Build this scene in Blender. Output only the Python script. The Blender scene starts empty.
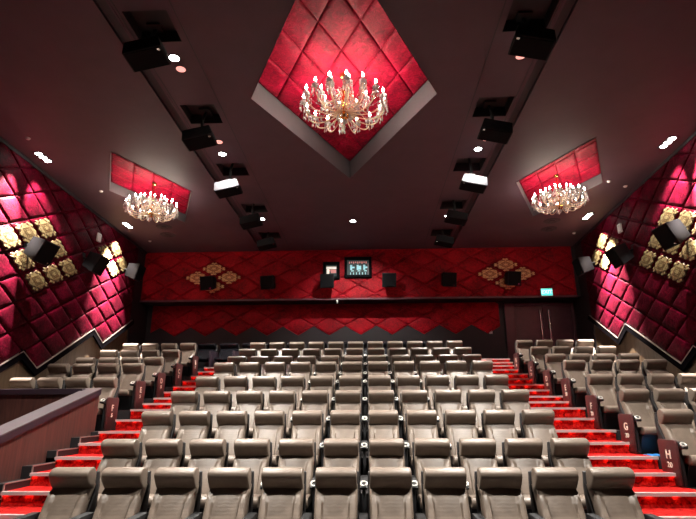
import bpy, bmesh, math, random
from mathutils import Vector, Matrix
random.seed(4)
C = bpy.context.scene.collection
PI = math.pi
ZO = 1.72                       # everything is laid out with the lens at z = 0, then lifted so the front floor is z = 0

# ------------------------------------------------------------------ materials
def newmat(name):
    m = bpy.data.materials.new(name); m.use_nodes = True
    nt = m.node_tree
    return m, nt, nt.nodes['Principled BSDF']
def N(nt, t, **k):
    n = nt.nodes.new(t)
    for a, v in k.items(): setattr(n, a, v)
    return n
def coords(nt, scale=(1, 1, 1), kind='Object'):
    tc = N(nt, 'ShaderNodeTexCoord'); mp = N(nt, 'ShaderNodeMapping'); mp.inputs['Scale'].default_value = scale
    nt.links.new(tc.outputs[kind], mp.inputs['Vector']); return mp.outputs['Vector']
def ramp(nt, fac, stops):
    r = N(nt, 'ShaderNodeValToRGB'); e = r.color_ramp.elements
    e[0].position, e[0].color = stops[0][0], (*stops[0][1], 1)
    e[1].position, e[1].color = stops[-1][0], (*stops[-1][1], 1)
    for p, c in stops[1:-1]:
        q = e.new(p); q.color = (*c, 1)
    nt.links.new(fac, r.inputs['Fac']); return r.outputs['Color']
def noise(nt, vec, scale, detail=4, rough=.55, dist=0):
    n = N(nt, 'ShaderNodeTexNoise'); n.inputs['Scale'].default_value = scale; n.inputs['Detail'].default_value = detail
    n.inputs['Roughness'].default_value = rough; n.inputs['Distortion'].default_value = dist
    if vec is not None: nt.links.new(vec, n.inputs['Vector'])
    return n.outputs['Fac']
def bump(nt, b, h, strength=.3, dist=.01):
    n = N(nt, 'ShaderNodeBump'); n.inputs['Strength'].default_value = strength; n.inputs['Distance'].default_value = dist
    nt.links.new(h, n.inputs['Height']); nt.links.new(n.outputs['Normal'], b.inputs['Normal'])
def plain(name, col, rough=.5, metal=0, spec=.5, var=0, scale=20, bmp=0, emit=None, es=0):
    m, nt, b = newmat(name)
    b.inputs['Base Color'].default_value = (*col, 1); b.inputs['Roughness'].default_value = rough
    b.inputs['Metallic'].default_value = metal; b.inputs['Specular IOR Level'].default_value = spec
    if var or bmp:
        v = coords(nt); f = noise(nt, v, scale)
        if var:
            lo = tuple(c*(1-var) for c in col); hi = tuple(min(1, c*(1+var)) for c in col)
            nt.links.new(ramp(nt, f, [(.3, lo), (.7, hi)]), b.inputs['Base Color'])
        if bmp: bump(nt, b, f, bmp)
    if emit:
        b.inputs['Emission Color'].default_value = (*emit, 1); b.inputs['Emission Strength'].default_value = es
    return m
M = {}
def leather(name, col, rough):
    m, nt, b = newmat(name); v = coords(nt)
    f = noise(nt, v, 9, 5); g = noise(nt, v, 160, 2)
    lo = tuple(c*.86 for c in col); hi = tuple(c*1.1 for c in col)
    nt.links.new(ramp(nt, f, [(.3, lo), (.7, hi)]), b.inputs['Base Color'])
    b.inputs['Roughness'].default_value = rough; b.inputs['Specular IOR Level'].default_value = .4
    w = N(nt, 'ShaderNodeTexWave', bands_direction='Z'); w.inputs['Scale'].default_value = 10; w.inputs['Distortion'].default_value = 5
    w.inputs['Detail'].default_value = 2; nt.links.new(v, w.inputs['Vector'])
    ad = N(nt, 'ShaderNodeMath', operation='MULTIPLY_ADD'); ad.inputs[1].default_value = .5
    nt.links.new(w.outputs['Fac'], ad.inputs[0]); nt.links.new(g, ad.inputs[2])
    bump(nt, b, ad.outputs[0], .22, .004); return m
M['tan'] = leather('tan_leather', (.176, .134, .104), .40)
M['black_leather'] = leather('black_leather', (.010, .010, .013), .22)
M['plastic'] = plain('black_plastic', (.009, .009, .010), .5, bmp=.05, scale=300)
M['shell'] = plain('seat_shell', (.016, .013, .013), .55)
M['chrome'] = plain('chrome', (.75, .75, .74), .2, 1)
M['cup'] = plain('cup_ring', (.62, .60, .55), .35, .3)
M['panelwood'] = plain('end_panel_laminate', (.060, .016, .016), .42, var=.25, scale=30)
M['letter'] = plain('pale_lettering', (.72, .62, .50), .6)
M['ceiling'] = plain('ceiling_paint', (.094, .057, .076), .62, spec=.35, var=.08, scale=2)
M['slot'] = plain('slot_paint', (.034, .028, .036), .6)
M['darkwall'] = plain('dark_paint_and_shade', (.015, .009, .012), .6, var=.1, scale=3)  # dark walls, and painted shade on the rear side-wall ends
M['coffer'] = plain('coffer_grey_paint', (.12, .108, .12), .55, var=.06, scale=3)
M['niche'] = plain('niche_black', (.004, .004, .005), .9, spec=.05)
M['nichelid'] = plain('niche_dark_grey', (.030, .024, .027), .6)
M['speaker'] = plain('speaker_cabinet', (.015, .014, .016), .65, spec=.12, bmp=.06, scale=250)
M['grille'] = plain('speaker_grille', (.005, .005, .006), .8, spec=.08, bmp=.2, scale=400)
M['tier'] = plain('tier_carpet', (.014, .010, .011), .95, var=.3, scale=60)
M['white'] = plain('white_plastic', (.75, .73, .72), .4)
M['brass'] = plain('polished_brass', (.80, .42, .11), .22, 1)
M['nosing'] = plain('aluminium_nosing', (.60, .52, .50), .4, .35)
def ledmat():
    m, nt, b = newmat('dotted_led_strip'); v = coords(nt); sp = N(nt, 'ShaderNodeSeparateXYZ'); nt.links.new(v, sp.inputs[0])
    a = N(nt, 'ShaderNodeMath', operation='MULTIPLY'); a.inputs[1].default_value = 2*PI/.31; nt.links.new(sp.outputs[0], a.inputs[0])
    c = N(nt, 'ShaderNodeMath', operation='COSINE'); nt.links.new(a.outputs[0], c.inputs[0])
    g = N(nt, 'ShaderNodeMath', operation='GREATER_THAN'); g.inputs[1].default_value = .9; nt.links.new(c.outputs[0], g.inputs[0])
    e = N(nt, 'ShaderNodeMath', operation='MULTIPLY'); e.inputs[1].default_value = 48; nt.links.new(g.outputs[0], e.inputs[0])
    b.inputs['Base Color'].default_value = (.02, .02, .02, 1); b.inputs['Emission Color'].default_value = (1, .30, .18, 1)
    nt.links.new(e.outputs[0], b.inputs['Emission Strength']); return m
M['led'] = ledmat()
M['bulb'] = plain('warm_bulb', (1, .95, .85), .4, emit=(1, .88, .72), es=160)
M['lens'] = plain('downlight_lens', (1, 1, 1), .4, emit=(.95, 1, .95), es=30)
M['dimlens'] = plain('dim_downlight_lens', (1, .8, .75), .4, emit=(1, .42, .36), es=1.1)
M['exit'] = plain('exit_face', (.1, .7, .6), .4, emit=(.10, .92, .74), es=1.15)
M['exitletter'] = plain('exit_lettering', (.8, 1, 1), .4, emit=(.75, 1, .97), es=1.5)
M['doorwood'] = plain('door_laminate', (.075, .027, .038), .38, var=.15, scale=6)
M['doorframe'] = plain('door_frame_laminate', (.10, .032, .044), .4, var=.15, scale=6)
M['blue'] = plain('blue_fabric', (.06, .38, .92), .7)
M['glass'] = plain('port_glass', (.02, .03, .035), .05, spec=.8)
M['teal'] = plain('lit_equipment', (.2, .5, .55), .5, emit=(.28, .60, .68), es=.36)
M['pink'] = plain('lit_equipment_red', (.6, .2, .2), .5, emit=(.65, .22, .20), es=.26)
M['creamlit'] = plain('lit_booth_wall', (.8, .7, .6), .5, emit=(.9, .80, .70), es=.65)
M['boothdark'] = plain('booth_dark', (.02, .05, .055), .6)
M['bronze'] = plain('edge_trim_metal', (.45, .36, .33), .4, .7)
M['border'] = plain('black_border', (.004, .003, .004), .9, spec=.02)
M['cap'] = plain('parapet_cap', (.115, .094, .100), .45, var=.08, scale=8)
M['capside'] = plain('parapet_cap_edge', (.028, .017, .026), .4)

def crystal():
    m, nt, b = newmat('cut_crystal')
    b.inputs['Base Color'].default_value = (.97, .96, .94, 1); b.inputs['Roughness'].default_value = .16
    b.inputs['Transmission Weight'].default_value = .6; b.inputs['IOR'].default_value = 1.35; b.inputs['Specular IOR Level'].default_value = 1
    return m
M['crystal'] = crystal()
def goldglass():
    m, nt, b = newmat('amber_glass_arm')
    b.inputs['Base Color'].default_value = (.95, .78, .55, 1); b.inputs['Roughness'].default_value = .15
    b.inputs['Transmission Weight'].default_value = .2; b.inputs['Specular IOR Level'].default_value = .9
    return m
M['arm'] = goldglass()
def velvet(name, lo, mid, hi, sheen):
    m, nt, b = newmat(name); v = coords(nt)
    f = noise(nt, v, 11, 8, .7, 1.4); g = noise(nt, v, 1.6, 2)
    mx = N(nt, 'ShaderNodeMath', operation='MULTIPLY_ADD'); mx.inputs[1].default_value = .65
    nt.links.new(f, mx.inputs[0])
    h = N(nt, 'ShaderNodeMath', operation='MULTIPLY'); h.inputs[1].default_value = .35; nt.links.new(g, h.inputs[0])
    nt.links.new(h.outputs[0], mx.inputs[2])
    nt.links.new(ramp(nt, mx.outputs[0], [(.38, lo), (.5, mid), (.61, hi)]), b.inputs['Base Color'])
    b.inputs['Roughness'].default_value = .55; b.inputs['Specular IOR Level'].default_value = .14
    b.inputs['Specular IOR Level'].default_value = .04 if name == 'crushed_red_velvet' else .14
    b.inputs['Sheen Weight'].default_value = sheen; b.inputs['Sheen Roughness'].default_value = .45
    b.inputs['Sheen Tint'].default_value = (1, .25, .38, 1)
    bump(nt, b, f, .55, .02); return m
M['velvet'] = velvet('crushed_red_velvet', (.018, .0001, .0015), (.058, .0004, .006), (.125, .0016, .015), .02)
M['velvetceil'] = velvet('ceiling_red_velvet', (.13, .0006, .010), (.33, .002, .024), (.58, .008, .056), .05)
M['seam'] = plain('velvet_piping', (.40, .010, .025), .6, spec=.2)
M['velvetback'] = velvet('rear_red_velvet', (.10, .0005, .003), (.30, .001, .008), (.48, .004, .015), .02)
def carpet():
    m, nt, b = newmat('red_stair_carpet'); v = coords(nt)
    f = noise(nt, v, 14, 6, .6, 1.2)
    nt.links.new(ramp(nt, f, [(.34, (.12, .0012, .0012)), (.5, (.40, .007, .006)), (.68, (.60, .026, .019))]), b.inputs['Base Color'])
    b.inputs['Roughness'].default_value = .95; b.inputs['Specular IOR Level'].default_value = .1
    bump(nt, b, noise(nt, v, 220, 2), .4, .006); return m
M['carpet'] = carpet()
def wood(name, c0, c1, horiz, rough=.45, scale=2.2):
    m, nt, b = newmat(name); v = coords(nt, horiz)
    f = noise(nt, v, scale, 6, .6, .8)
    nt.links.new(ramp(nt, f, [(.3, c0), (.7, c1)]), b.inputs['Base Color'])
    b.inputs['Roughness'].default_value = rough; bump(nt, b, f, .1, .004); return m
M['veneer'] = wood('dark_red_veneer', (.040, .016, .013), (.105, .038, .030), (9, 9, .7))
M['oak'] = wood('oak_wall_veneer', (.075, .045, .024), (.17, .105, .058), (5, 5, .5))
def brocade():
    m, nt, b = newmat('gold_brocade')
    tc = N(nt, 'ShaderNodeTexCoord'); sp = N(nt, 'ShaderNodeSeparateXYZ'); nt.links.new(tc.outputs['UV'], sp.inputs[0])
    def mt(op, a, bb=None):
        n = N(nt, 'ShaderNodeMath', operation=op)
        for i, x in enumerate((a, bb)):
            if x is None: continue
            if isinstance(x, (int, float)): n.inputs[i].default_value = x
            else: nt.links.new(x, n.inputs[i])
        return n.outputs[0]
    ax = mt('ABSOLUTE', sp.outputs[0]); ay = mt('ABSOLUTE', sp.outputs[1])
    hi = mt('MAXIMUM', ax, ay); lo = mt('MINIMUM', ax, ay)
    cb = N(nt, 'ShaderNodeCombineXYZ'); nt.links.new(hi, cb.inputs[0]); nt.links.new(lo, cb.inputs[1])
    w = N(nt, 'ShaderNodeTexVoronoi', feature='SMOOTH_F1'); w.inputs['Scale'].default_value = 4.6; nt.links.new(cb.outputs[0], w.inputs['Vector'])
    n2 = noise(nt, cb.outputs[0], 2.6, 2, .5, 1.2)
    k = mt('SINE', mt('MULTIPLY', n2, 27))
    col = ramp(nt, mt('MULTIPLY_ADD', k, .5), [(.0, (.7, .46, .16)), (1, (.7, .46, .16))])
    kk = N(nt, 'ShaderNodeMath', operation='MULTIPLY_ADD'); kk.inputs[1].default_value = .5; kk.inputs[2].default_value = .5; nt.links.new(k, kk.inputs[0])
    col = ramp(nt, kk.outputs[0], [(.08, (.035, .010, .005)), (.24, (.20, .12, .038)), (.5, (.30, .235, .11))])
    nt.links.new(col, b.inputs['Base Color'])
    b.inputs['Roughness'].default_value = .42; b.inputs['Metallic'].default_value = .15
    bump(nt, b, kk.outputs[0], .4, .01); return m
M['brocade'] = brocade()
def brocade_back():
    m = M['brocade'].copy(); m.name = 'amber_brocade'
    for n in m.node_tree.nodes:
        if n.type == 'VALTORGB':
            for e, c in zip(n.color_ramp.elements, [(.20, .015, .006), (.66, .25, .07), (.82, .47, .21)]): e.color = (*c, 1)
    return m
M['brocadeback'] = brocade_back()

# ------------------------------------------------------------------ mesh building
class MB:
    def __init__(s): s.v = []; s.f = []; s.uv = {}
    def poly(s, vs, fs):
        n = len(s.v); s.v += [tuple(p) for p in vs]; s.f += [tuple(i+n for i in q) for q in fs]; return s
    def box(s, x0, x1, y0, y1, z0, z1, rot=None, at=(0, 0, 0)):
        p = [(x, y, z) for x in (x0, x1) for y in (y0, y1) for z in (z0, z1)]
        if rot is not None: p = [tuple(rot @ Vector(q) + Vector(at)) for q in p]
        return s.poly(p, [(0, 1, 3, 2), (4, 6, 7, 5), (0, 4, 5, 1), (2, 3, 7, 6), (0, 2, 6, 4), (1, 5, 7, 3)])
    def prism(s, prof, lo, hi, axis='x'):
        def pt(a, b, t): return {'x': (t, a, b), 'y': (a, t, b), 'z': (a, b, t)}[axis]
        n = len(prof)
        vs = [pt(a, b, lo) for a, b in prof] + [pt(a, b, hi) for a, b in prof]
        return s.poly(vs, [tuple(range(n))[::-1], tuple(range(n, 2*n))] + [(i, (i+1) % n, n+(i+1) % n, n+i) for i in range(n)])
    def lathe(s, prof, n=16, c=(0, 0, 0)):
        k = len(prof); vs = []
        for r, z in prof:
            for i in range(n):
                a = 2*PI*i/n; vs.append((c[0]+r*math.cos(a), c[1]+r*math.sin(a), c[2]+z))
        fs = [(j*n+i, j*n+(i+1) % n, (j+1)*n+(i+1) % n, (j+1)*n+i) for j in range(k-1) for i in range(n)]
        fs += [tuple(range(n))[::-1], tuple((k-1)*n+i for i in range(n))]
        return s.poly(vs, fs)
    def tube(s, path, r, n=6):
        path = [Vector(p) for p in path]; vs = []; k = len(path)
        for i, p in enumerate(path):
            d = (path[min(i+1, k-1)]-path[max(i-1, 0)]).normalized()
            a = d.cross(Vector((0, 0, 1)));
            if a.length < .05: a = d.cross(Vector((1, 0, 0)))
            a.normalize(); b = d.cross(a); rr = r[i] if isinstance(r, (list, tuple)) else r
            for j in range(n):
                t = 2*PI*j/n; vs.append(p+a*rr*math.cos(t)+b*rr*math.sin(t))
        fs = [(j*n+i, j*n+(i+1) % n, (j+1)*n+(i+1) % n, (j+1)*n+i) for j in range(k-1) for i in range(n)]
        fs += [tuple(range(n))[::-1], tuple((k-1)*n+i for i in range(n))]
        return s.poly(vs, fs)
    def ball(s, c, rx, rz=None, n=8, m=6):
        rz = rz or rx
        return s.lathe([(max(1e-4, rx*math.sin(PI*i/m)), -rz*math.cos(PI*i/m)) for i in range(m+1)], n, c)
    def torus(s, c, R, r, n=16, m=6):
        vs = [(c[0]+(R+r*math.cos(2*PI*j/m))*math.cos(2*PI*i/n), c[1]+(R+r*math.cos(2*PI*j/m))*math.sin(2*PI*i/n), c[2]+r*math.sin(2*PI*j/m)) for i in range(n) for j in range(m)]
        return s.poly(vs, [(i*m+j, ((i+1) % n)*m+j, ((i+1) % n)*m+(j+1) % m, i*m+(j+1) % m) for i in range(n) for j in range(m)])
    def mesh(s, name, mat, smooth=False, bevel=0, segs=2):
        me = bpy.data.meshes.new(name); me.from_pydata(s.v, [], s.f)
        bm = bmesh.new(); bm.from_mesh(me)
        bmesh.ops.recalc_face_normals(bm, faces=bm.faces)
        if bevel:
            ed = [e for e in bm.edges if len(e.link_faces) == 2 and e.calc_face_angle(0) > .6]
            bmesh.ops.bevel(bm, geom=ed, offset=bevel, segments=segs, affect='EDGES', profile=.5, clamp_overlap=True)
        bm.to_mesh(me); bm.free()
        me.materials.append(M[mat])
        if smooth: me.shade_smooth() if smooth is True else me.set_sharp_from_angle(angle=smooth)
        return me
def link(name, me, parent=None, loc=(0, 0, 0), rot=(0, 0, 0)):
    o = bpy.data.objects.new(name, me); C.objects.link(o); o.location = loc; o.rotation_euler = rot
    if parent is not None: o.parent = parent
    return o
def obj(name, mb, mat, parent=None, smooth=False, bevel=0, loc=(0, 0, 0), rot=(0, 0, 0), segs=2):
    return link(name, mb.mesh(name, mat, smooth, bevel, segs), parent, loc, rot)
def tag(o, label, cat, group=None):
    o['label'] = label; o['category'] = cat
    if group: o['group'] = group
    return o
def thing(name, label, cat, loc=(0, 0, 0), rot=(0, 0, 0), group=None):
    return tag(link(name, None, None, loc, rot), label, cat, group)
def struct(name, mb, mat, parent=None, **k):
    o = obj(name, mb, mat, parent, **k)
    if parent is None: o['kind'] = 'structure'
    return o
def dup(root, loc, rot=None, label=None, parent=None):
    kids = {}
    r = root.copy(); C.objects.link(r); r.location = loc
    if rot is not None: r.rotation_euler = rot
    if label: r['label'] = label
    for ch in list(root.children):
        c = ch.copy(); C.objects.link(c); c.parent = r
        for g in list(ch.children):
            d = g.copy(); C.objects.link(d); d.parent = c
    return r
_txt = {}
def text_mesh(s, size, mat, depth=.003, sx=1.0):
    key = (s, size, mat, sx)
    if key in _txt: return _txt[key]
    cu = bpy.data.curves.new('lettering', 'FONT'); cu.body = s; cu.size = size; cu.extrude = depth; cu.offset = size*(.022 if len(s) == 1 else .006); cu.align_x = 'CENTER'; cu.align_y = 'CENTER'
    o = bpy.data.objects.new('lettering', cu); C.objects.link(o)
    dg = bpy.context.evaluated_depsgraph_get(); me = bpy.data.meshes.new_from_object(o.evaluated_get(dg)); me.name = 'lettering'
    for v in me.vertices: v.co.x *= sx
    bpy.data.objects.remove(o); me.materials.clear(); me.materials.append(M[mat]); _txt[key] = me
    return me
def sstep(a, b, x):
    t = max(0, min(1, (x-a)/(b-a))); return t*t*(3-2*t)

# ------------------------------------------------------------------ measured layout
YR = [5.75, 6.77, 7.87, 8.95, 10.15, 11.29, 12.36, 13.43, 14.65]           # headrest distance of each row
ZR = [-.564, -.329, .012, .340, .662, 1.034, 1.278, 1.575, 1.902]          # headrest top height
FL = [z-1.0 for z in ZR]; NO = [y-.92 for y in YR]
YA, FA, NA = 15.75, 1.20, 14.78                                            # the black recliner row
H = 5.27
XCL, XCR = -3.42, 2.86                                                     # centre block
XLR, XRL = -4.95, 4.12                                                     # inner edges of the side blocks
F0 = -1.72
def wxL(y): return -7.02-.0372*y
def wxR(y): return 6.15+.0515*y

# ------------------------------------------------------------------ room shell
fb = MB().box(-8.2, 7.9, -2.2, NO[0], F0-.2, F0)
floor = struct('floor', fb, 'tier')
allF = FL+[FA]; allN = NO+[NA]
for i in range(9):
    xl = XLR+.09 if i < 4 else -7.8
    obj('seating_tier', MB().box(xl, 7.6, allN[i], allN[i+1], F0, allF[i]), 'tier', floor)
obj('seating_tier', MB().box(-7.8, 7.6, NA, 17.4, F0, FA), 'tier', floor)
obj('entry_floor', MB().box(-8.0, XLR+.09, NO[0], NO[4], F0-.2, F0), 'tier', floor)
struct('wall_front', MB().box(-8.2, 7.9, -2.4, -2.2, F0-.2, 6.2), 'darkwall')
def sidewall(f, s, y0, y1):
    p = [(f(y0), y0), (f(y1), y1), (f(y1)+s*.3, y1), (f(y0)+s*.3, y0)]
    return MB().prism(p, F0-.2, 6.2, 'z')
struct('wall_left', sidewall(wxL, -1, -2.2, 15.9), 'oak')
struct('wall_right', sidewall(wxR, 1, -2.2, 15.9), 'oak')
def shaded_wall_end(f, s):
    p = [(f(15.9)-s*.03, 15.9), (f(17.5)-s*.03, 17.5), (f(17.5)+s*.3, 17.5), (f(15.9)+s*.3, 15.9)]
    return MB().prism(p, F0-.2, 6.2, 'z')
struct('trim_1', shaded_wall_end(wxL, -1), 'darkwall'); struct('trim_2', shaded_wall_end(wxR, 1), 'darkwall')  # unlit rear ends of the side walls, shade put into the dark colour
# ledge hiding the ceiling edge along both walls
for k, (f, s) in enumerate(((wxL, -1), (wxR, 1))):
    p = [(f(-2.2)-s*.09, -2.2), (f(16.5)-s*.09, 16.5), (f(16.5)+s*.05, 16.5), (f(-2.2)+s*.05, -2.2)]
    struct('trim_%d' % (k+3), MB().prism(p, H-.07, H, 'z'), 'darkwall')

# rear wall: overhanging upper band, recessed lower wall
UB, LB = 16.5, 17.25
zs = 3.545
wb = struct('wall_back', MB().box(-8.1, 4.62, LB, LB+.3, F0, zs+.3).box(6.90, 7.6, LB, LB+.3, F0, zs+.3).box(4.62, 6.90, LB, LB+.3, 3.46, zs+.3).box(4.62, 6.9, LB+.1, LB+.3, F0, 3.46), 'darkwall')
obj('upper_band', MB().box(-7.9, 7.35, UB+.06, LB+.3, zs, 6.2), 'darkwall', wb)
obj('band_ledge', MB().box(-7.62, 6.86, UB-.03, UB+.06, zs-.03, zs+.03), 'doorframe', wb, bevel=.008)

# ---- ceiling with real openings
def poly_holes(outer, holes, z):
    bm = bmesh.new(); ed = []
    for loop in [outer]+holes:
        vs = [bm.verts.new((x, y, z)) for x, y in loop]
        ed += [bm.edges.new((vs[i], vs[(i+1) % len(vs)])) for i in range(len(vs))]
    bmesh.ops.triangle_fill(bm, use_beauty=True, use_dissolve=False, edges=ed)
    for f in bm.faces:
        f.normal_update()
        if f.normal.z > 0: f.normal_flip()
    return bm
cofM = [(-.36, 4.42), (1.26, 7.70), (-.36, 10.98), (-1.98, 7.70)]
cofL = [(-5.36, 9.45), (-4.33, 11.55), (-5.24, 13.67), (-6.34, 11.40)]
cofR = [(4.66, 9.33), (5.72, 11.50), (4.73, 13.68), (3.63, 11.40)]
NY = [5.62, 7.86, 10.12, 12.42, 14.66]
niche = [[(x-.31, y), (x+.31, y), (x+.31, y+.62), (x-.31, y+.62)] for x in (-3.0, 2.33) for y in NY]
slots = [[(x0, -1.8), (x1, -1.8), (x1, 16.45), (x0, 16.45)] for x0, x1 in ((-3.60, -3.43), (2.73, 2.89))]
bm = poly_holes([(-8.0, -2.2), (7.6, -2.2), (7.6, 17.0), (-8.0, 17.0)], [cofM, cofL, cofR]+niche+slots, H)
me = bpy.data.meshes.new('ceiling'); bm.to_mesh(me); bm.free(); me.materials.append(M['ceiling'])
ceil = link('ceiling', me); ceil['kind'] = 'structure'
struct('trim_5', MB().box(-8.2, 7.9, -2.3, 17.6, 6.2, 6.3), 'niche')
def ring_wall(loop, z0, z1, t=.03):
    mb = MB(); n = len(loop)
    for i in range(n):
        a, b = loop[i], loop[(i+1) % n]
        mb.poly([(*a, z0), (*b, z0), (*b, z1), (*a, z1)], [(0, 1, 2, 3)])
    return mb
def lidded(loop, z0, z1):
    mb = ring_wall(loop, z0, z1); n = len(loop)
    return mb.poly([(x, y, z1) for x, y in loop], [tuple(range(n))])
for l in niche: obj('speaker_niche', lidded(l, H, H+.20), 'nichelid', ceil)
for l in slots: obj('ceiling_slot', lidded(l, H, H+.05), 'slot', ceil)
for x0, x1 in ((-3.43, -3.40), (2.70, 2.73)):
    obj('slot_trim', MB().box(x0, x1, -1.8, 16.45, H-.008, H+.004), 'ceiling', ceil)
for x in (-2.58, -3.36, 1.92, 2.66):   # fine plaster joints either side of the speaker rows
    obj('ceiling_joint', MB().box(x-.008, x+.008, -1.8, 16.45, H-.004, H+.003), 'slot', ceil)

# ------------------------------------------------------------------ padded velvet panels
def clip(poly, planes):
    for (a, b, c) in planes:             # keep a*s + b*z <= c
        out = []
        for i in range(len(poly)):
            p, q = poly[i], poly[(i+1) % len(poly)]
            dp, dq = a*p[0]+b*p[1]-c, a*q[0]+b*q[1]-c
            if dp <= 0: out.append(p)
            if dp*dq < 0:
                t = dp/(dp-dq); out.append((p[0]+(q[0]-p[0])*t, p[1]+(q[1]-p[1])*t))
        poly = out
        if len(poly) < 3: return []
    return poly
def area(p): return abs(sum(p[i][0]*p[(i+1) % len(p)][1]-p[(i+1) % len(p)][0]*p[i][1] for i in range(len(p))))/2
def pillow(mb, poly, mp, gap=.018, h=.05):
    n = len(poly); cx = sum(p[0] for p in poly)/n; cz = sum(p[1] for p in poly)/n
    mb.poly([mp(p[0], p[1], .004) for p in poly], [tuple(range(n))])
    # rings subdivided along every edge so that the cushion rounds off
    pts = []
    for i in range(n):
        p, q = poly[i], poly[(i+1) % n]
        for k in range(4): t = k/4; pts.append((p[0]+(q[0]-p[0])*t, p[1]+(q[1]-p[1])*t))
    m = len(pts); size = math.sqrt(area(poly)); g = gap/size
    rings = [(1-1.6*g, .0), (1-1.8*g, h*.45), (1-2.6*g-.03, h*.78), (.72, h*.95), (.4, h)]
    vs = []
    for s, d in rings: vs += [mp(cx+(p[0]-cx)*s, cz+(p[1]-cz)*s, d) for p in pts]
    vs.append(mp(cx, cz, h)); k = len(rings)
    fs = [(j*m+i, j*m+(i+1) % m, (j+1)*m+(i+1) % m, (j+1)*m+i) for j in range(k-1) for i in range(m)]
    fs += [((k-1)*m+i, (k-1)*m+(i+1) % m, k*m) for i in range(m)]
    mb.poly(vs, fs)
def motif(mp, cs, cz, a, b, d, name, mat, parent, planes=()):
    """scalloped brocade square lying on one padded diamond; uv keeps the pattern symmetric"""
    out = []; n = 96
    for i in range(n):
        t = 2*PI*i/n; c, s_ = math.cos(t), math.sin(t)
        r = 1/max(abs(c), abs(s_)); x, y = c*r, s_*r
        mx = min(abs(x), abs(y))
        sc = .79 + .045*math.cos(PI*2*mx*1.5) - .13*(mx > .84)*((mx-.84)/.16)
        out.append((x*sc, y*sc))
    vs, uv, fs = [], [], []
    rings = [1.0, .97, .6, .25]
    for j, rr in enumerate(rings):
        for x, y in out:
            X, Y = x*rr, y*rr
            vs.append(mp(cs+a*(X+Y)/2, cz+b*(X-Y)/2, d-(.028 if j == 0 else .004 if j == 1 else 0)+.012*(1-rr))); uv.append((X, Y))
    for j in range(len(rings)-1):
        for i in range(n): fs.append((j*n+i, j*n+(i+1) % n, (j+1)*n+(i+1) % n, (j+1)*n+i))
    fs.append(tuple((len(rings)-1)*n+i for i in range(n)))
    me = bpy.data.meshes.new(name); me.from_pydata(vs, [], fs)
    ul = me.uv_layers.new(name='UVMap')
    for l in me.loops: ul.data[l.index].uv = uv[l.vertex_index]
    me.materials.append(M[mat])
    bm = bmesh.new(); bm.from_mesh(me); bmesh.ops.recalc_face_normals(bm, faces=bm.faces); bm.to_mesh(me); bm.free()
    return link(name, me, parent)
def edge_strip(mb, p, q, w0, w1, mp, d):
    """bar along edge p-q in wall coordinates, from w0 to w1 below it"""
    L = math.hypot(q[0]-p[0], q[1]-p[1]); u = ((q[0]-p[0])/L, (q[1]-p[1])/L); nx, nz = u[1], -u[0]
    if nz > 0: nx, nz = -nx, -nz
    p = (p[0]-u[0]*w1*.5, p[1]-u[1]*w1*.5); q = (q[0]+u[0]*w1*.5, q[1]+u[1]*w1*.5)
    cs = [(p[0]+nx*w0, p[1]+nz*w0), (q[0]+nx*w0, q[1]+nz*w0), (q[0]+nx*w1, q[1]+nz*w1), (p[0]+nx*w1, p[1]+nz*w1)]
    mb.poly([mp(s, z, 0) for s, z in cs]+[mp(s, z, d) for s, z in cs], [(0, 1, 2, 3), (4, 5, 6, 7), (0, 1, 5, 4), (1, 2, 6, 5), (2, 3, 7, 6), (3, 0, 4, 7)])

A, B = .58, .31; T0 = (14.2, 1.87)
zig = [(16.0, T0[1]+1.8*B/A), T0]
cur = T0
for k in range(3):
    cur = (cur[0]-A, cur[1]+B); zig.append(cur)
    cur = (cur[0]-4*A, cur[1]-4*B); zig.append(cur)
def below(s):                       # lower outline height at s
    for i in range(len(zig)-1):
        a, b = zig[i], zig[i+1]
        if b[0] <= s <= a[0]: return a[1]+(b[1]-a[1])*(a[0]-s)/(a[0]-b[0])
    return -9
def side_panel(f, sgn, label):
    def mp(s, z, d): return (f(s)-sgn*(d+.03), s, z)
    root = thing('padded_wall_panel', label, 'wall panel', (0, 0, 0))
    planes = [(1, 0, 15.85), (-1, 0, -6.3), (0, 1, H-.05)]
    mb = MB(); golds = []
    for m in range(-16, 5):
        for n in range(-12, 14):
            if (m+n) % 2 == 0: continue
            c = (T0[0]+m*A, T0[1]+n*B)
            d = [(c[0]-A, c[1]), (c[0], c[1]+B), (c[0]+A, c[1]), (c[0], c[1]-B)]
            if c[1] < below(c[0])+.05 or c[0] < 6: continue
            p = clip(d, planes)
            if not p or area(p) < .012: continue
            pillow(mb, p, mp)
            # a 2x2 and a 3x3 diamond of gold tiles
            i, j = (m+n), (m-n)
            if (m, n) in ((0, 7), (0, 9), (-1, 8), (1, 8)): golds.append(c)
            dm, dn = m+6, n-5
            if abs(dm)+abs(dn) <= 2 and (dm+dn) % 2 == 0: golds.append(c)
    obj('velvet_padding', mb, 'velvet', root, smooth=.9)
    for c in golds: motif(mp, c[0], c[1], A, B, .075, 'gold_tile', 'brocade', root)
    br, tr = MB(), MB()
    for i in range(len(zig)-1):
        edge_strip(br, zig[i], zig[i+1], .0, .15, mp, .045); edge_strip(tr, zig[i], zig[i+1], -.008, .012, mp, .052)
    obj('black_border', br, 'border', root); obj('metal_edge', tr, 'bronze', root)
    return root
side_panel(wxL, -1, 'red padded velvet wall panel with gold tiles and stepped lower edge on the left wall')
side_panel(wxR, 1, 'red padded velvet wall panel with gold tiles and stepped lower edge on the right wall')
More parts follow.
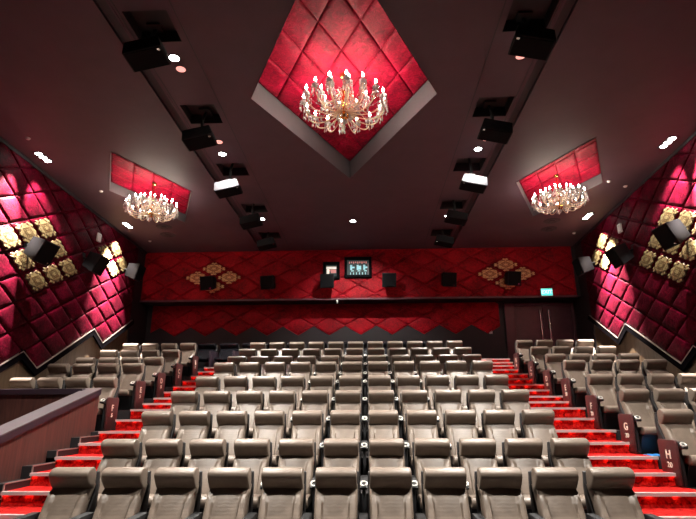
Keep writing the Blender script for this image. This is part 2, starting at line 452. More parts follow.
# upper rear band
def back_panel(Y, a, b, o, x0, x1, z0, z1, golds, label, keep=None, holes=()):
    def mp(s, z, d): return (s, Y-d, z)
    root = thing('padded_wall_panel', label, 'wall panel')
    mb = MB(); gl = []; sm = MB()
    planes = [(1, 0, x1), (-1, 0, -x0), (0, 1, z1), (0, -1, -z0)]
    for m in range(-40, 41):
        for n in range(-12, 13):
            if (m+n) % 2 == 0: continue
            c = (o[0]+m*a, o[1]+n*b)
            if keep and not keep(c): continue
            p = clip([(c[0]-a, c[1]), (c[0], c[1]+b), (c[0]+a, c[1]), (c[0], c[1]-b)], planes)
            if not p or area(p) < .01: continue
            pillow(mb, p, mp, .014, .024)
            for q in range(len(p)): edge_strip(sm, p[q], p[(q+1) % len(p)], -.005, .005, mp, .015)
            if (m, n) in golds: gl.append(c)
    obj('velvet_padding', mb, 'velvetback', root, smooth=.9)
    obj('seam_piping', sm, 'seam', root)
    for c in gl: motif(mp, c[0], c[1], a, b, .052, 'gold_tile', 'brocadeback', root)
    return root
a_, b_ = .545, .31
g1 = [(0, 1), (0, -1), (1, 0), (-1, 0)]
back_panel(UB+.06, a_, b_, (-5.18, 4.34), -7.6, 6.84, zs+.03, H-.01, g1+[(m+18, n) for m, n in g1],
           'long red padded velvet panel with two gold diamonds across the rear wall')
a2, b2 = .532, .31
zl = 2.78
back_panel(LB, a2, b2, (-5.01, zl), -7.45, 4.45, 2.3, zs-.02, [], 'dark red padded panel with zigzag lower edge under the rear overhang',
           keep=lambda c: c[1] > zl-.05)

# coffers: grey reveal + padded red lid
def coffer(loop, h, n, label):
    obj('coffer_reveal', ring_wall(loop, H-.012, H+h), 'coffer', ceil)
    c = (sum(p[0] for p in loop)/4, sum(p[1] for p in loop)/4)
    z = H+h
    root = thing('padded_ceiling_panel', label, 'ceiling panel', (c[0], c[1], z))
    mb = MB()
    def mp(u, w, d):
        p = [Vector(q) for q in loop]
        q = p[0]*(1-u)*(1-w)+p[1]*u*(1-w)+p[2]*u*w+p[3]*(1-u)*w
        return (q.x-c[0], q.y-c[1], -d)
    for i in range(n):
        for j in range(n):
            poly = [(i/n, j/n), ((i+1)/n, j/n), ((i+1)/n, (j+1)/n), (i/n, (j+1)/n)]
            pillow(mb, poly, mp, .004, .045)
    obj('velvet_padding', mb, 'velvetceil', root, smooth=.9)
    obj('backing_board', MB().poly([(p[0]-c[0], p[1]-c[1], 0) for p in loop]+[(p[0]-c[0], p[1]-c[1], .02) for p in loop],
        [(0, 1, 2, 3), (4, 5, 6, 7), (0, 1, 5, 4), (1, 2, 6, 5), (2, 3, 7, 6), (3, 0, 4, 7)]), 'border', root)
coffer(cofM, .44, 5, 'large red padded velvet diamond in the central ceiling recess')
coffer(cofL, .26, 4, 'smaller red padded velvet diamond in the left ceiling recess')
coffer(cofR, .26, 4, 'smaller red padded velvet diamond in the right ceiling recess')

# ------------------------------------------------------------------ aisle stairs
def aisle(x0, x1, last, wallside, extra):
    root = link('aisle_stairs', None); root['kind'] = 'structure'
    seq = []
    for i in range(9):
        nf, nn = (allF[i+1], allN[i+1])
        seq.append((NO[i], FL[i], (NO[i]+nn)/2)); seq.append(((NO[i]+nn)/2, (FL[i]+nf)/2, nn))
    seq += extra
    for k, (y, z, y2) in enumerate(seq):
        prev = seq[k-1][1] if k else F0
        st = obj('step', MB().box(x0, x1, y-.012, y2, prev-.02, z+.012), 'carpet', root)
        obj('nosing', MB().box(x0, x1, y-.055, y+.015, z-.004, z+.018).box(x0, x1, y-.055, y-.047, z-.022, z-.002), 'nosing', st)
        led = MB().box(x0+.02, x1-.02, y-.040, y-.030, z-.014, z-.005)
        obj('light_strip', led, 'led', st)
    return root
aisle(XCR-.0, XRL+.02, 9, None, [(NA, FA, 15.02), (15.02, 1.31, 15.28), (15.28, 1.43, 15.6)])
aisle(-4.70, XCL+.0, 9, None, [(NA, FA, 14.95)])
# door landing
struct('trim_6', MB().box(2.9, 7.4, 15.6, LB, FA, 1.43), 'tier')
# ------------------------------------------------------------------ parapet at the left entry
sl = .285
def ptop(y): return .40-sl*(9.30-y)
par = struct('wall_entry', MB().prism([(3.2, F0), (9.36, F0), (9.36, ptop(9.36)-.10), (3.2, ptop(3.2)-.10)], -5.08, -4.86, 'x'), 'veneer')
obj('sloped_cap', MB().prism([(3.2, ptop(3.2)-.02), (9.36, ptop(9.36)-.02), (9.36, ptop(9.36)+.0), (3.2, ptop(3.2))], -5.13, -4.83, 'x'), 'cap', par)
obj('sloped_cap_edge', MB().prism([(3.2, ptop(3.2)-.12), (9.36, ptop(9.36)-.12), (9.36, ptop(9.36)-.02), (3.2, ptop(3.2)-.02)], -5.125, -4.835, 'x'), 'capside', par)
obj('front_face', MB().box(wxL(9.3), -5.08, 9.20, 9.32, F0, .30), 'veneer', par)
obj('front_cap', MB().box(wxL(9.3), -5.08, 9.16, 9.36, .30, .40), 'capside', par, bevel=.006)
# stepped skirting between stairs and parapet
sk = MB(); sk2 = MB()
seq = []
for i in range(5):
    seq += [(NO[i], FL[i], (NO[i]+NO[i+1])/2), ((NO[i]+NO[i+1])/2, (FL[i]+FL[i+1])/2, NO[i+1])]
for y, z, y2 in seq:
    if y > 9.2: continue
    sk.box(-4.86, -4.70, y, y2, z-.2, z+.10)
    sk2.box(-4.712, -4.695, y-.012, y+.006, z-.1, z+.11); sk2.box(-4.712, -4.695, y-.012, y2, z+.095, z+.112)
obj('stepped_skirting', sk, 'plastic', par); obj('skirting_edge', sk2, 'bronze', par)

# ------------------------------------------------------------------ double door, right of the rear wall
D = LB; zt = 3.46
door = link('door_1', None, None, (5.76, D, 1.43)); door['kind'] = 'structure'
def rel(mb):
    mb.v = [(x-5.76, y-D, z-1.43) for x, y, z in mb.v]; return mb
obj('door_frame', rel(MB().box(4.62, 4.96, D-.10, D+.08, 1.43, zt).box(6.84, 6.92, D-.10, D+.08, 1.43, zt).box(4.96, 6.84, D-.10, D+.08, zt-.06, zt)), 'doorframe', door, bevel=.01)
for x0, x1, hx in ((4.965, 5.895, 5.80), (5.905, 6.835, 6.08)):
    lf = obj('door_leaf', rel(MB().box(x0, x1, D-.03, D+.03, 1.44, zt-.065)), 'doorwood', door, bevel=.006)
    hb = MB().tube([(hx, D-.10, 1.9), (hx, D-.10, 3.22)], .022, 8)
    for z in (2.1, 3.0): hb.tube([(hx, D-.10, z), (hx, D-.03, z)], .012, 6)
    obj('pull_handle', rel(hb), 'chrome', lf, smooth=.8)
# exit sign hanging at the foot of the band
ex = thing('exit_sign', 'small glowing green exit sign above the double doors', 'sign', (5.84, UB-.06, 3.68))
obj('sign_box', MB().box(-.19, .19, -.02, .03, -.125, .125), 'white', ex, bevel=.006)
obj('lit_face', MB().box(-.175, .175, -.027, -.019, -.11, .11), 'exit', ex)
link('sign_lettering', text_mesh('EXIT', .17, 'exitletter'), ex, (0, -.032, 0), (PI/2, 0, 0))
# switch plates on the dark wall by the door
for k, (x, z, t) in enumerate(((3.99, 2.58, 'upper left'), (4.13, 2.51, 'lower right'))):
    sw = tag(obj('switch_plate', MB().box(-.055, .055, -.012, 0, -.05, .05).box(-.015, .015, -.018, -.012, -.02, .02), 'white', None, bevel=.003, loc=(x, LB, z)),
        'small white switch plate left of the double doors, %s of the pair' % t, 'switch')
# ------------------------------------------------------------------ projection ports
def port(name, x0, x1, z0, z1):
    w = link(name, None, None, ((x0+x1)/2, UB+.03, (z0+z1)/2)); w['kind'] = 'structure'
    a, b = (x1-x0)/2, (z1-z0)/2; t = .09
    obj('port_frame', MB().box(-a, -a+t, -.09, .03, -b, b).box(a-t, a, -.09, .03, -b, b).box(-a+t, a-t, -.09, .03, -b, -b+t).box(-a+t, a-t, -.09, .03, b-t, b), 'niche', w, bevel=.006)
    return w, a-t, b-t
w, a, b = port('window_1', -1.46, -.90, 4.22, 4.82)
obj('booth_back', MB().box(-a, a, -.015, -.008, -b, b), 'boothdark', w)
obj('booth_lamp_panel', MB().box(-a+.02, a-.02, -.03, -.015, .06, .14), 'creamlit', w)
obj('booth_equipment', MB().box(-.02, a-.03, -.032, -.015, -.08, .04).box(-a+.1, -.03, -.03, -.015, -.02, .03), 'pink', w)
obj('projector_lamp', MB().box(-a+.03, -a+.12, -.036, -.015, -.12, .05), 'creamlit', w)
w, a, b = port('window_2', -.74, .17, 4.26, 4.98)
obj('booth_back', MB().box(-a, a, -.015, -.008, -b, b), 'boothdark', w)
eq = MB(); random.seed(11)
for k in range(3):
    x = -a+.10+k*.22
    eq.box(x, x+.07, -.034, -.015, -.08, .09).box(x+.06, x+.15, -.034, -.015, -.02-.05*(k % 2), .03+.03*(k % 2)).box(x+.03, x+.12, -.03, -.015, -.13, -.10)
for k in range(6): eq.box(-a+.1+k*.10, -a+.125+k*.10, -.03, -.015, -.24, -.17)
obj('rack_lights', eq, 'teal', w)
pk = MB()
for k in range(9): pk.box(-a+.06+k*.07, -a+.10+k*.07, -.03, -.015, .14+.02*(k % 2), .21)
obj('booth_shelf', pk, 'pink', w)
obj('side_reflection_panel', MB().box(a-.05, a-.005, -.04, -.015, -b+.02, b-.12), 'cap', w)
tag(obj('hanging_sensor', MB().box(-.03, .03, -.04, .02, -.08, .0).ball((0, -.01, -.10), .028), 'white', None, loc=(-.98, UB-.02, zs-.03)), 'tiny pale sensor under the rear ledge below the small window', 'sensor')

# ------------------------------------------------------------------ seats
def backrest_mesh(wd, mat):
    mb = MB(); nu, nv = 25, 15
    P = []
    for j in range(nv):
        t = j/(nv-1)
        y = -.27+.265*t-.022*math.sin(PI*t); z = .35+.48*t
        for i in range(nu):
            u = -1+2*i/(nu-1); au = abs(u)
            ug = .56+.5*sstep(.72, .98, t)
            g = math.exp(-((au-ug)/.045)**2)*.014
            d = .032*sstep(ug-.02, ug+.10, au) - g + .012*math.cos(PI*u/2)
            edge = .05*sstep(.86, 1, au)**2
            P.append((u*wd, y-d+edge, z))
    n = len(P)
    Bk = [(p[0], -.27+.265*(j//nu)/(nv-1)+.065, p[2]) for j, p in enumerate(P)]
    fs = []
    for j in range(nv-1):
        for i in range(nu-1):
            q = (j*nu+i, j*nu+i+1, (j+1)*nu+i+1, (j+1)*nu+i); fs.append(q); fs.append(tuple(k+n for k in q[::-1]))
    bd = [i for i in range(nu)]+[j*nu+nu-1 for j in range(1, nv)]+[(nv-1)*nu+i for i in range(nu-2, -1, -1)]+[j*nu for j in range(nv-2, 0, -1)]
    for k in range(len(bd)):
        a, b = bd[k], bd[(k+1) % len(bd)]; fs.append((a, b, b+n, a+n))
    return mb.poly(P+Bk, fs).mesh('backrest', mat, .8)
def seat_meshes(mat, hw):
    ms = {}
    ms['backrest'] = backrest_mesh(hw, mat)
    hp = [(.055, .76), (.070, .86), (.062, .94), (.035, .985), (0, 1.0), (-.045, .998), (-.090, .984), (-.118, .960), (-.126, .932), (-.118, .903), (-.096, .868), (-.066, .832), (-.036, .802), (-.005, .775)]
    ms['headrest'] = MB().prism(hp, -hw+.005, hw-.005).mesh('headrest', mat, .7, .018, 3)
    cp = [(-.20, .30), (-.20, .38), (-.26, .395), (-.40, .405), (-.52, .41), (-.575, .405), (-.605, .385), (-.615, .35), (-.60, .305), (-.56, .29)]
    ms['seat_cushion'] = MB().prism(cp, -hw, hw).mesh('seat_cushion', mat, .7, .016, 3)
    return ms
HW = .218
TAN = seat_meshes('tan', HW)
SHARED = {}
SHARED['back_shell'] = MB().prism([(-.20, .20), (.05, .24), (.125, .80), (.095, .955), (.065, .95), (.06, .76), (-.19, .34)], -HW-.014, HW+.014).mesh('back_shell', 'shell', .7, .01)
SHARED['seat_base'] = MB().prism([(-.52, .29), (-.20, .30), (.03, .28), (.03, .0), (-.38, .0), (-.42, .16)], -HW+.01, HW-.01).mesh('seat_base', 'plastic', .7, .01)
SHARED['armrest'] = MB().prism([(-.61, .49), (-.625, .515), (-.545, .575), (-.12, .585), (-.06, .57), (-.06, .49), (-.50, .485)], -.044, .044).prism([(-.50, .02), (-.50, .49), (-.12, .49), (-.12, .02)], -.022, .022).mesh('armrest', 'plastic', .7, .01)
ch = MB().torus((0, 0, 0), .034, .010, 16, 6)
ch.v = [(x, -.588+y*.80-z*.6, .549+y*.6+z*.8) for x, y, z in ch.v]
SHARED['cup_holder'] = ch.mesh('cup_holder', 'cup', True)
SHARED['end_panel'] = MB().prism([(-.52, .03), (-.555, .555), (-.53, .60), (-.13, .60), (-.10, .57), (-.12, .03)], -.016, .016).mesh('end_panel', 'panelwood', .7, .008)
GAP = .28
def arm(root, x):
    a = link('armrest', SHARED['armrest'], root, (x, 0, 0)); link('cup_holder', SHARED['cup_holder'], a); return a
def make_seat(name, label, cat, ms, group):
    r = thing(name, label, cat, (0, 0, 0), group=group)
    for k in ('seat_base', 'back_shell'): link(k, SHARED[k], r)
    for k in ('seat_cushion', 'backrest', 'headrest'): link(k, ms[k], r)
    arm(r, -GAP); return r
first = make_seat('cinema_seat', '', 'cinema seat', TAN, 'tan seats of the centre block'); used = [0]
def place_seat(x, y, z, label, group, right_arm=False, panel=None):
    if used[0]: r = dup(first, (x, y, z), None, label)
    else: r = first; r.location = (x, y, z); r['label'] = label; used[0] = 1
    r['group'] = group
    return r
def finish(r, right_arm, panel):
    if right_arm: arm(r, GAP)
    if panel:
        side, letter, num = panel
        px = side*(GAP+.062)
        p = link('end_panel', SHARED['end_panel'], r, (px, 0, 0))
        if letter:
            rot = (PI/2, 0, -PI/2) if side < 0 else (PI/2, 0, PI/2)
            l = link('row_letter', text_mesh(letter, .155, 'letter', .002, 1.15), p, (side*.018, -.335, .405), rot)
            m = link('seat_number', text_mesh(num, .095, 'letter', .002, 1.35), p, (side*.018, -.335, .275), rot)
ORD = ['first', 'second', 'third', 'fourth', 'fifth', 'sixth', 'seventh', 'eighth', 'ninth', 'tenth', 'eleventh']
ROWN = ['front row', 'second row', 'third row', 'fourth row', 'fifth row', 'sixth row', 'seventh row', 'eighth row', 'rear row']
LET = ['J', 'I', 'H', 'G', 'F', 'E', 'D', 'C', 'B']
todo = []
for i in range(9):
    for k in range(11):
        if k < 5: pos = ('at the left aisle' if k == 0 else '%s from the left aisle' % ORD[k])
        elif k == 5: pos = 'exactly in the middle'
        else: pos = ('at the right aisle' if k == 10 else '%s from the right aisle' % ORD[10-k])
        lab = 'tan padded cinema seat, centre block, %s, %s' % (ROWN[i], pos)
        x = -3.36+.56*k+.215
        r = place_seat(x, YR[i], FL[i], lab, 'tan seats of the centre block')
        todo.append((r, k == 10, None))
for i in range(2, 9):
    cnt = {2: 2, 3: 3}.get(i, 4)
    for k in range(cnt):
        row = 'row %s' % LET[i] if i < 8 else 'rear row'
        pos = 'at the aisle' if k == 0 else ('next to the aisle seat' if k == 1 else ('third from the aisle' if k == 2 else 'nearest the right wall'))
        lab = 'tan padded cinema seat, right block, %s, %s' % (row, pos)
        x = 4.19+.565*k+.215
        r = place_seat(x, YR[i], FL[i], lab, 'tan seats of the right block')
        todo.append((r, k == cnt-1, (-1, LET[i], '20') if k == 0 else None))
for i in range(4, 9):
    for k in range(4):
        row = 'row %s' % LET[i] if i < 8 else 'rear row'
        pos = ['nearest the left wall', 'third from the aisle', 'next to the aisle seat', 'at the aisle'][k]
        lab = 'tan padded cinema seat, left block, %s, %s' % (row, pos)
        x = -7.06+.558*k+.215
        r = place_seat(x, YR[i], FL[i], lab, 'tan seats of the left block')
        todo.append((r, k == 3, (1, LET[i], '5') if k == 3 else None))
for t in todo: finish(*t)
# black recliners on the rearmost tier
BLK = seat_meshes('black_leather', .278)
def make_black():
    r = thing('recliner_seat', '', 'recliner', group='black recliners on the rearmost tier')
    link('seat_base', MB().prism([(-.6, .24), (.05, .24), (.05, 0), (-.55, 0)], -.28, .28).mesh('seat_base', 'plastic', .7, .01), r)
    for k in ('seat_cushion', 'backrest', 'headrest'): link(k, BLK[k], r)
    link('back_shell', MB().prism([(-.20, .20), (.05, .24), (.125, .80), (.095, .955), (.065, .95), (.06, .76), (-.19, .34)], -.29, .29).mesh('back_shell', 'shell', .7, .01), r)
    link('armrest_console', MB().prism([(-.78, .0), (-.78, .62), (-.10, .66), (-.10, .0)], -.035, .035).mesh('armrest_console', 'capside', .7, .012), r, (.338, 0, 0))
    return r
kb = None
for k in range(11):
    x = -4.96+.69*k
    lab = 'black leather recliner on the rearmost tier, ' + ['leftmost, behind the left block', 'second from the left, above the left aisle', 'third from the left, beside the tan rear row'][k] if k < 3 else \
          'black leather recliner mostly hidden behind the tan rear row, %s recliner from the left' % ORD[k]
    r = make_black() if kb is None else dup(kb, (x, YA, FA))
    kb = kb or r; r.location = (x, YA, FA); r['label'] = lab; r.scale = (1, 1, .83)
# blue item lying under the aisle seat of row G
bl = MB()
for j in range(5):
    bl.box(4.19+.05*j, 4.24+.05*j, 8.28, 8.50, 0, .012+.006*(j % 2))
tag(obj('folded_cloth', bl, 'blue', None, bevel=.004, loc=(-.0, .0, FL[3])), 'small bright blue cloth on the floor under the row G aisle seat', 'cloth')

# ------------------------------------------------------------------ speakers
def cab(w, d, h, taper):
    """speaker cabinet hanging face down: wide grille at the bottom, narrower back on top"""
    a, b = w/2, d/2
    return MB().poly([(-a, -b, 0), (a, -b, 0), (a, b, 0), (-a, b, 0), (-a*taper, -b*.85, h), (a*taper, -b*.85, h), (a*taper, b*.85, h), (-a*taper, b*.85, h)],
                     [(0, 1, 2, 3), (4, 5, 6, 7), (0, 1, 5, 4), (1, 2, 6, 5), (2, 3, 7, 6), (3, 0, 4, 7)])
SPK = {'cabinet': cab(.56, .40, .22, .88).mesh('cabinet', 'speaker', .6, .015),
       'grille': MB().box(-.255, .255, -.18, .18, -.012, .002).mesh('grille', 'grille', False, .004),
       'badge': MB().box(-.02, .02, -.02, .02, -.018, -.011).mesh('badge', 'chrome')}
br = MB().tube([(0, .05, .26), (0, .05, .50)], .03, 8).tube([(0, .05, .50), (0, .18, .78)], .028, 8).box(-.10, .10, .06, .30, .78, .82).box(-.07, .07, -.05, .15, .25, .29)
SPK['bracket'] = br.mesh('bracket', 'plastic', .7)
RWN = ['nearest the screen', 'second from the screen', 'middle one', 'second from the rear wall', 'nearest the rear wall']
CY = [6.02, 8.20, 10.22, 12.48, 14.62]; CZ = [4.96, 4.86, 4.78, 4.86, 4.94]
for s, cx in ((-1, -3.0), (1, 2.32)):
    for k in range(5):
        t = thing('ceiling_speaker', 'black ceiling speaker below its square niche, %s row, %s' % ('left' if s < 0 else 'right', RWN[k]), 'speaker', (cx-(.07 if k == 0 and s < 0 else 0), NY[k]+.31, CZ[k]-.16), group='speakers along the %s ceiling slot' % ('left' if s < 0 else 'right'))
        rot = Matrix.Rotation(math.radians(13*s), 3, 'Y') @ Matrix.Rotation(math.radians(-3), 3, 'X')
        e = rot.to_euler()
        c = link('cabinet', SPK['cabinet'], t, (0, CY[k]-NY[k]-.31, 0), e)
        link('grille', SPK['grille'], c); link('badge', SPK['badge'], c, (-s*.22, -.15, 0))
        b = link('bracket', SPK['bracket'], t, (0, CY[k]-NY[k]-.33, .0)); b.scale = (1, 1, (H+.19-(CZ[k]-.16))/.82)
# wall speakers
def wcab(w, h, d):
    return MB().poly([(-w/2, -d, -h/2), (w/2, -d, -h/2), (w/2, -d, h/2), (-w/2, -d, h/2), (-w*.40, 0, -h*.40), (w*.40, 0, -h*.40), (w*.40, 0, h*.40), (-w*.40, 0, h*.40)],
                     [(0, 1, 2, 3), (4, 5, 6, 7), (0, 1, 5, 4), (1, 2, 6, 5), (2, 3, 7, 6), (3, 0, 4, 7)])
WS = {'cabinet': wcab(.50, .50, .36).mesh('cabinet', 'speaker', .6, .014),
      'grille': MB().box(-.225, .225, -.372, -.358, -.225, .225).mesh('grille', 'grille', False, .004),
      'badge': MB().box(-.022, .022, -.378, -.371, -.205, -.18).mesh('badge', 'chrome'),
      'bracket': MB().tube([(0, 0, 0), (0, .22, .08)], .03, 8).box(-.08, .08, .18, .22, -.04, .2).mesh('bracket', 'plastic', .7)}
def wall_speaker(label, loc, rz, tilt, group, brk=0, scale=1):
    t = thing('wall_speaker', label, 'speaker', loc, (0, 0, rz), group)
    c = link('cabinet', WS['cabinet'], t, (0, 0, 0), (tilt, 0, 0)); link('grille', WS['grille'], c); link('badge', WS['badge'], c, (.15, 0, 0))
    link('bracket', WS['bracket'], t)
    t.scale = (scale,)*3
    return t
tl = math.radians(22)
for s, f, nm in ((-1, wxL, 'left'), (1, wxR, 'right')):
    rz = PI/2*(1 if s < 0 else -1)
    for k, (y, z, lab) in enumerate(((10.14-.04*s, 3.47+.06*s, 'in front of the large gold diamond'), (12.52, 3.81, 'beside the small gold diamond'), (14.93, 4.18, 'in the dark rear corner'))):
        yaw = s*math.radians((4, 0, 0)[k])
        wall_speaker('black wall speaker on the %s wall %s' % (nm, lab), (f(y)-s*.26, y, z), rz+yaw, math.radians((26, 26, 14)[k]), 'speakers on the side walls')
BSP = [(-5.17, 4.10, 'over the left gold diamond'), (-3.20, 4.09, 'second from the left'), (-1.27, 4.12, 'below the small window'), (.71, 4.12, 'right of the large window'), (2.62, 4.11, 'second from the right'), (4.66, 4.12, 'over the right gold diamond')]
for k, (x, z, lab) in enumerate(BSP):
    wall_speaker('black box speaker on the red rear band, %s' % lab, (x, UB-.20, z), math.radians((-12, -8, -3, 3, 8, 12)[k]), math.radians(14), 'speakers on the rear wall', scale=.92)

# ------------------------------------------------------------------ chandeliers
def arc(p0, p1, p2, p3, n=12):
    p0, p1, p2, p3 = map(Vector, (p0, p1, p2, p3)); return [p0*(1-t)**3+p1*3*t*(1-t)**2+p2*3*t*t*(1-t)+p3*t**3 for t in [i/n for i in range(n+1)]]
def arm_parts(R, z0, z1, tag_):
    am = MB().tube(arc((.045, 0, z0), (R*.45, 0, z0-.22), (R*.98, 0, z1-.32), (R, 0, z1)), [.011+.003*math.sin(i) for i in range(13)], 6)
    am.tube(arc((.05, 0, z0+.10), (R*.25, 0, z0+.26), (R*.45, 0, z0+.02), (R*.62, 0, z0-.06), 8), .006, 5)
    cup = MB().lathe([(.012, -.02), (.05, 0), (.062, .022), (.055, .026), (.02, .012)], 12, (R, 0, z1)).lathe([(.018, .0), (.024, .03), (.024, .075)], 8, (R, 0, z1+.012))
    bulb = MB().lathe([(.008, 0), (.021, .022), (.019, .045), (.008, .075), (.001, .092)], 8, (R, 0, z1+.088))
    fr = MB()
    for k in range(7):
        a = 2*PI*k/7; x, y = R+.056*math.cos(a), .056*math.sin(a)
        L = .085+.03*(k % 2)
        fr.ball((x, y, z1-.02), .012, .012, 6, 4).ball((x, y, z1-.05), .010, .012, 6, 4)
        fr.lathe([(.001, 0), (.016, .03), (.012, .05), (.002, .075)], 5, (x, y, z1-.06-L))
    sw = []
    for k in range(7): t = k/6; sw.append((R*(1-t*.8), 0, z1-.03-.18*math.sin(PI*t)*.6))
    fr.tube(sw, .004, 4)
    for k in range(7):
        a = 2*PI*k/7; fr.tube([(R+.02*math.cos(a), .02*math.sin(a), z1-.005), (R+.056*math.cos(a), .056*math.sin(a), z1-.015), (R+.056*math.cos(a), .056*math.sin(a), z1-.12)], .003, 4)
    fr.torus((R, 0, z1-.005), .03, .012, 10, 4)
    for k in range(5):     # swag of beads back to the stem
        t = (k+1)/6; fr.ball((R*(1-t*.8), 0, z1-.03-.18*math.sin(PI*t)*.6), .013, .013, 6, 4)
        if k % 2 == 0: fr.tube([(R*(1-t*.8), 0, z1-.03-.18*math.sin(PI*t)*.6), (R*(1-t*.8), 0, z1-.12-.18*math.sin(PI*t)*.6)], .003, 4).lathe([(.001, 0), (.017, .03), (.013, .052), (.002, .08)], 5, (R*(1-t*.8), 0, z1-.14-.18*math.sin(PI*t)*.6))
    return dict(arm=am.mesh('arm', 'arm', True), candle_cup=cup.mesh('candle_cup', 'crystal', .7), candle_bulb=bulb.mesh('candle_bulb', 'bulb', True), crystal_fringe=fr.mesh('crystal_fringe', 'crystal', .7))
OUT = arm_parts(.70, -.20, -.06, 0); INN = arm_parts(.40, -.02, .10, 1)
def make_chandelier(label, loc, top, sc):
    t = thing('chandelier', label, 'chandelier', loc, group='crystal chandeliers'); t.scale = (sc,)*3
    top = top/sc
    obj('stem', MB().lathe([(.012, -.36), (.055, -.34), (.085, -.30), (.075, -.25), (.03, -.22), (.022, -.12), (.05, -.06), (.06, .0), (.03, .05), (.02, .16), (.045, .22), (.03, .28), (.013, .32), (.013, top-.06), (.06, top-.05), (.075, top)], 14), 'brass', t, smooth=.9)
    dr = MB()
    for k in range(10):
        a = 2*PI*k/10; x, y = .12*math.cos(a), .12*math.sin(a)
        dr.tube([(.05*math.cos(a), .05*math.sin(a), -.26), (x, y, -.28)], .006, 5).lathe([(.001, 0), (.018, .035), (.013, .055), (.002, .085)], 5, (x, y, -.38))
        x, y = .16*math.cos(a+.3), .16*math.sin(a+.3)
        dr.tube([(.04*math.cos(a+.3), .04*math.sin(a+.3), .22), (x, y, .20)], .006, 5).lathe([(.001, 0), (.018, .035), (.013, .055), (.002, .085)], 5, (x, y, .10))
    dr.lathe([(.001, -.46), (.03, -.43), (.035, -.40), (.02, -.37), (.016, .22), (.001, .23)], 10)
    obj('stem_crystals', dr, 'crystal', t, smooth=.7)
    for ms, n, off in ((OUT, 16, .1), (INN, 8, .25)):
        for k in range(n):
            a = link('arm', ms['arm'], t, (0, 0, 0), (0, 0, off+2*PI*k/n))
            for q in ('candle_cup', 'candle_bulb', 'crystal_fringe'): link(q, ms[q], a)
    return t
CH = [((-.345, 7.66, 5.13), H+.44-.045-5.13, 1.0, 'large crystal chandelier with brass stem hanging from the central diamond recess'),
      ((-5.28, 11.52, 4.88), H+.26-.045-4.88, .84, 'sparkling crystal chandelier hanging from the left diamond recess'),
      ((4.65, 11.52, 4.90), H+.26-.045-4.90, .84, 'sparkling crystal chandelier hanging from the right diamond recess')]
def lamp(name, kind, loc, energy, col, **k):
    d = bpy.data.lights.new(name, kind); d.energy = energy; d.color = col
    for a, v in k.items(): setattr(d, a, v)
    o = bpy.data.objects.new(name, d); C.objects.link(o); o.location = loc; return o
for loc, top, sc, lab in CH:
    make_chandelier(lab, loc, top, sc)

WASH = 5400
# ------------------------------------------------------------------ ceiling lights
def downlight(x, y, lens, label, group, r=.075):
    t = thing('downlight', label, 'ceiling light', (x, y, H), group=group)
    obj('trim_ring', MB().lathe([(r, -.001), (r+.022, -.006), (r+.025, .004), (r, .006)], 20), 'ceiling' if lens == 'dimlens' else 'slot', t, smooth=.7)
    obj('lens', MB().lathe([(.001, -.004), (r, -.003), (r, .003), (.001, .003)], 20), lens, t)
G = 'round ceiling downlights'
for x, y, l, lab in ((-2.94, 6.60, 'lens', 'bright round downlight in the left slot row nearest the screen'), (-2.93, 6.87, 'dimlens', 'dim pink downlight behind the brightest left one'),
        (-2.97, 9.18, 'dimlens', 'dim pink downlight in the left row between the second and third speakers'), (-3.04, 9.69, 'lens', 'bright downlight just in front of the third left speaker niche'),
        (-2.96, 13.54, 'lens', 'bright downlight in front of the rearmost left speaker'), (-.37, 13.83, 'lens', 'bright downlight alone in the middle of the rear ceiling'),
        (2.44, 6.79, 'dimlens', 'dim pink downlight under the right speaker nearest the screen'), (2.46, 9.31, 'dimlens', 'dim pink downlight under the second right speaker'),
        (2.38, 9.72, 'lens', 'bright downlight in front of the third right speaker niche'), (2.30, 13.55, 'lens', 'bright downlight tucked behind the fourth right speaker')):
    downlight(x, y, l, lab, G)
def washer(x, y, lab):
    t = thing('wall_washer', lab, 'ceiling light', (x, y, H), group='triple wall washers beside the side walls')
    obj('housing', MB().box(-.10, .10, -.25, .25, -.012, .01), 'slot', t, bevel=.004)
    for k in (-1, 0, 1): obj('lens', MB().lathe([(.001, -.018), (.07, -.016), (.07, -.008), (.001, -.008)], 16, (0, k*.155, 0)), 'lens', t)
for x, y, lab in ((-6.92, 9.64, 'bright triple wall washer over the large gold diamond, left ceiling edge'), (-7.0, 13.83, 'bright triple wall washer over the small gold diamond, left ceiling edge'),
                  (6.22, 9.60, 'bright triple wall washer over the large gold diamond, right ceiling edge'), (6.28, 13.75, 'bright triple wall washer over the small gold diamond, right ceiling edge')):
    washer(x, y, lab)
    f_ = wxL if x < 0 else wxR
    aims = ((-.6, 3.0, 48, .6), (-.45, 1.5, 40, 1.7), (1.15, 3.5, 62, .30)) if y < 12 else ((.1, 1.9, 46, 1.3), (.75, 1.5, 46, 1.4), (.55, 3.9, 64, .16))
    for k in (-1, 0, 1):
        dy, tz, ang, e = aims[k+1]
        o = lamp('washer_spot', 'SPOT', (x, y+k*.155, H-.05), WASH*e, (1, .92, .84), spot_size=math.radians(ang), spot_blend=.6, shadow_soft_size=.035)
        o.rotation_euler = (Vector((f_(y+dy), y+dy, tz))-Vector(o.location)).to_track_quat('-Z', 'Y').to_euler()
def spot(x, y, e, ang=95, blend=.5, col=(1, .955, .885), rot=(0, 0, 0)):
    o = lamp('downlight_and_fill_spot', 'SPOT', (x, y, H-.03), e, col, spot_size=math.radians(ang), spot_blend=blend, shadow_soft_size=.07); o.rotation_euler = rot
for x, y in ((-2.94, 6.6), (-3.04, 9.69), (2.38, 9.72), (2.42, 6.5)): spot(x, y, 1900, 104, .45)
for x, y in ((-2.96, 13.54), (2.30, 13.55)): spot(x, y, 1900, 100, .6)
spot(-.37, 13.83, 800, 84, .8, rot=(math.radians(44), 0, 0))
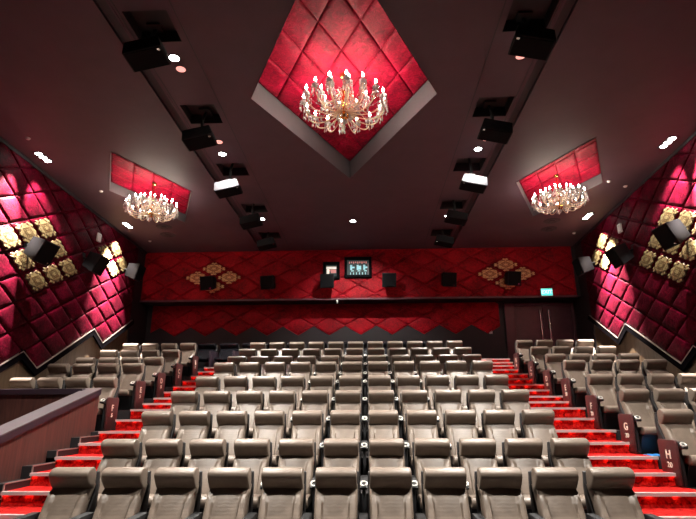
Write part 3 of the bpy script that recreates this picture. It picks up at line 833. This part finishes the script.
for x, y in ((-3.0, 4.2), (2.4, 4.2)): spot(x, y, 1900, 100, .45)  # fill spots added out of view to brighten the front rows, no fixtures
# small ceiling fittings
for k, (x, y, lab) in enumerate(((-6.0, 14.05, 'dark round air diffuser on the left rear ceiling, nearer one'), (-6.15, 14.75, 'dark round air diffuser on the left rear ceiling, farther one'), (5.40, 14.1, 'dark round air diffuser on the right rear ceiling, nearer one'), (5.55, 14.8, 'dark round air diffuser on the right rear ceiling, farther one'))):
    tag(obj('ceiling_diffuser', MB().lathe([(.001, -.03), (.08, -.03), (.09, -.012), (.13, -.022), (.14, -.012), (.20, -.018), (.24, -.002), (.24, .03)], 24), 'slot', None, smooth=.5, loc=(x, y, H)), lab, 'air vent')
for x, y, lab in ((-6.74, 8.85, 'tiny ceiling sensor in the far left foreground corner'), (-6.57, 11.43, 'tiny white ceiling sensor left of the left chandelier recess'), (-6.95, 15.3, 'tiny white ceiling sensor in the left rear corner'),
                  (5.85, 11.44, 'tiny white ceiling sensor right of the right chandelier recess'), (6.38, 11.75, 'tiny grey ceiling sensor beside the right wall'), (6.45, 15.2, 'tiny white ceiling sensor in the right rear corner')):
    tag(obj('ceiling_sensor', MB().lathe([(.001, -.035), (.03, -.033), (.045, -.015), (.05, .0)], 14), 'white', None, smooth=.8, loc=(x, y, H)), lab, 'sensor')
for s, f, y, z, nm in ((-1, wxL, 13.12, 4.64, 'left'), (1, wxR, 12.98, 4.61, 'right')):
    t = thing('wall_box', 'small white box fixed to the red padding of the %s wall' % nm, 'sensor', (f(y)-s*.08, y, z), (0, 0, 0))
    obj('box_body', MB().box(-.045, .045, -.09, .09, -.12, .12), 'white', t, bevel=.01); obj('sensor_window', MB().box(-.05, .05, -.03, .03, .04, .08), 'cup', t)

# ------------------------------------------------------------------ camera, world, view
f = 510.0; vp = (368.0, 411.0); roll = math.radians(-.23)
pitch = math.atan((vp[1]-259.5)/f); yaw = math.atan((vp[0]-348)/f*math.cos(pitch))
cp, sp, cy, sy = math.cos(pitch), math.sin(pitch), math.cos(yaw), math.sin(yaw)
Fv = Vector((-sy*cp, cy*cp, sp)); R0 = Vector((cy, sy, 0)); U0 = R0.cross(Fv)
Rv = R0*math.cos(roll)+U0*math.sin(roll); Uv = U0*math.cos(roll)-R0*math.sin(roll)
cd = bpy.data.cameras.new('camera'); cam = bpy.data.objects.new('camera', cd); C.objects.link(cam)
cam.matrix_world = Matrix(((Rv.x, Uv.x, -Fv.x, 0), (Rv.y, Uv.y, -Fv.y, 0), (Rv.z, Uv.z, -Fv.z, 0), (0, 0, 0, 1)))
cd.sensor_width = 36; cd.lens = f/696*36; cd.clip_start = .05; cd.clip_end = 100
S = bpy.context.scene; S.camera = cam
wd = bpy.data.worlds.new('world'); S.world = wd; wd.use_nodes = True
wd.node_tree.nodes['Background'].inputs['Color'].default_value = (.02, .015, .016, 1)
S.view_settings.view_transform = 'Standard'; S.view_settings.look = 'None'; S.view_settings.gamma = 1; S.view_settings.exposure = 0
bpy.context.view_layer.update()
for o in list(C.objects):
    if o.parent is None: o.location.z += ZO
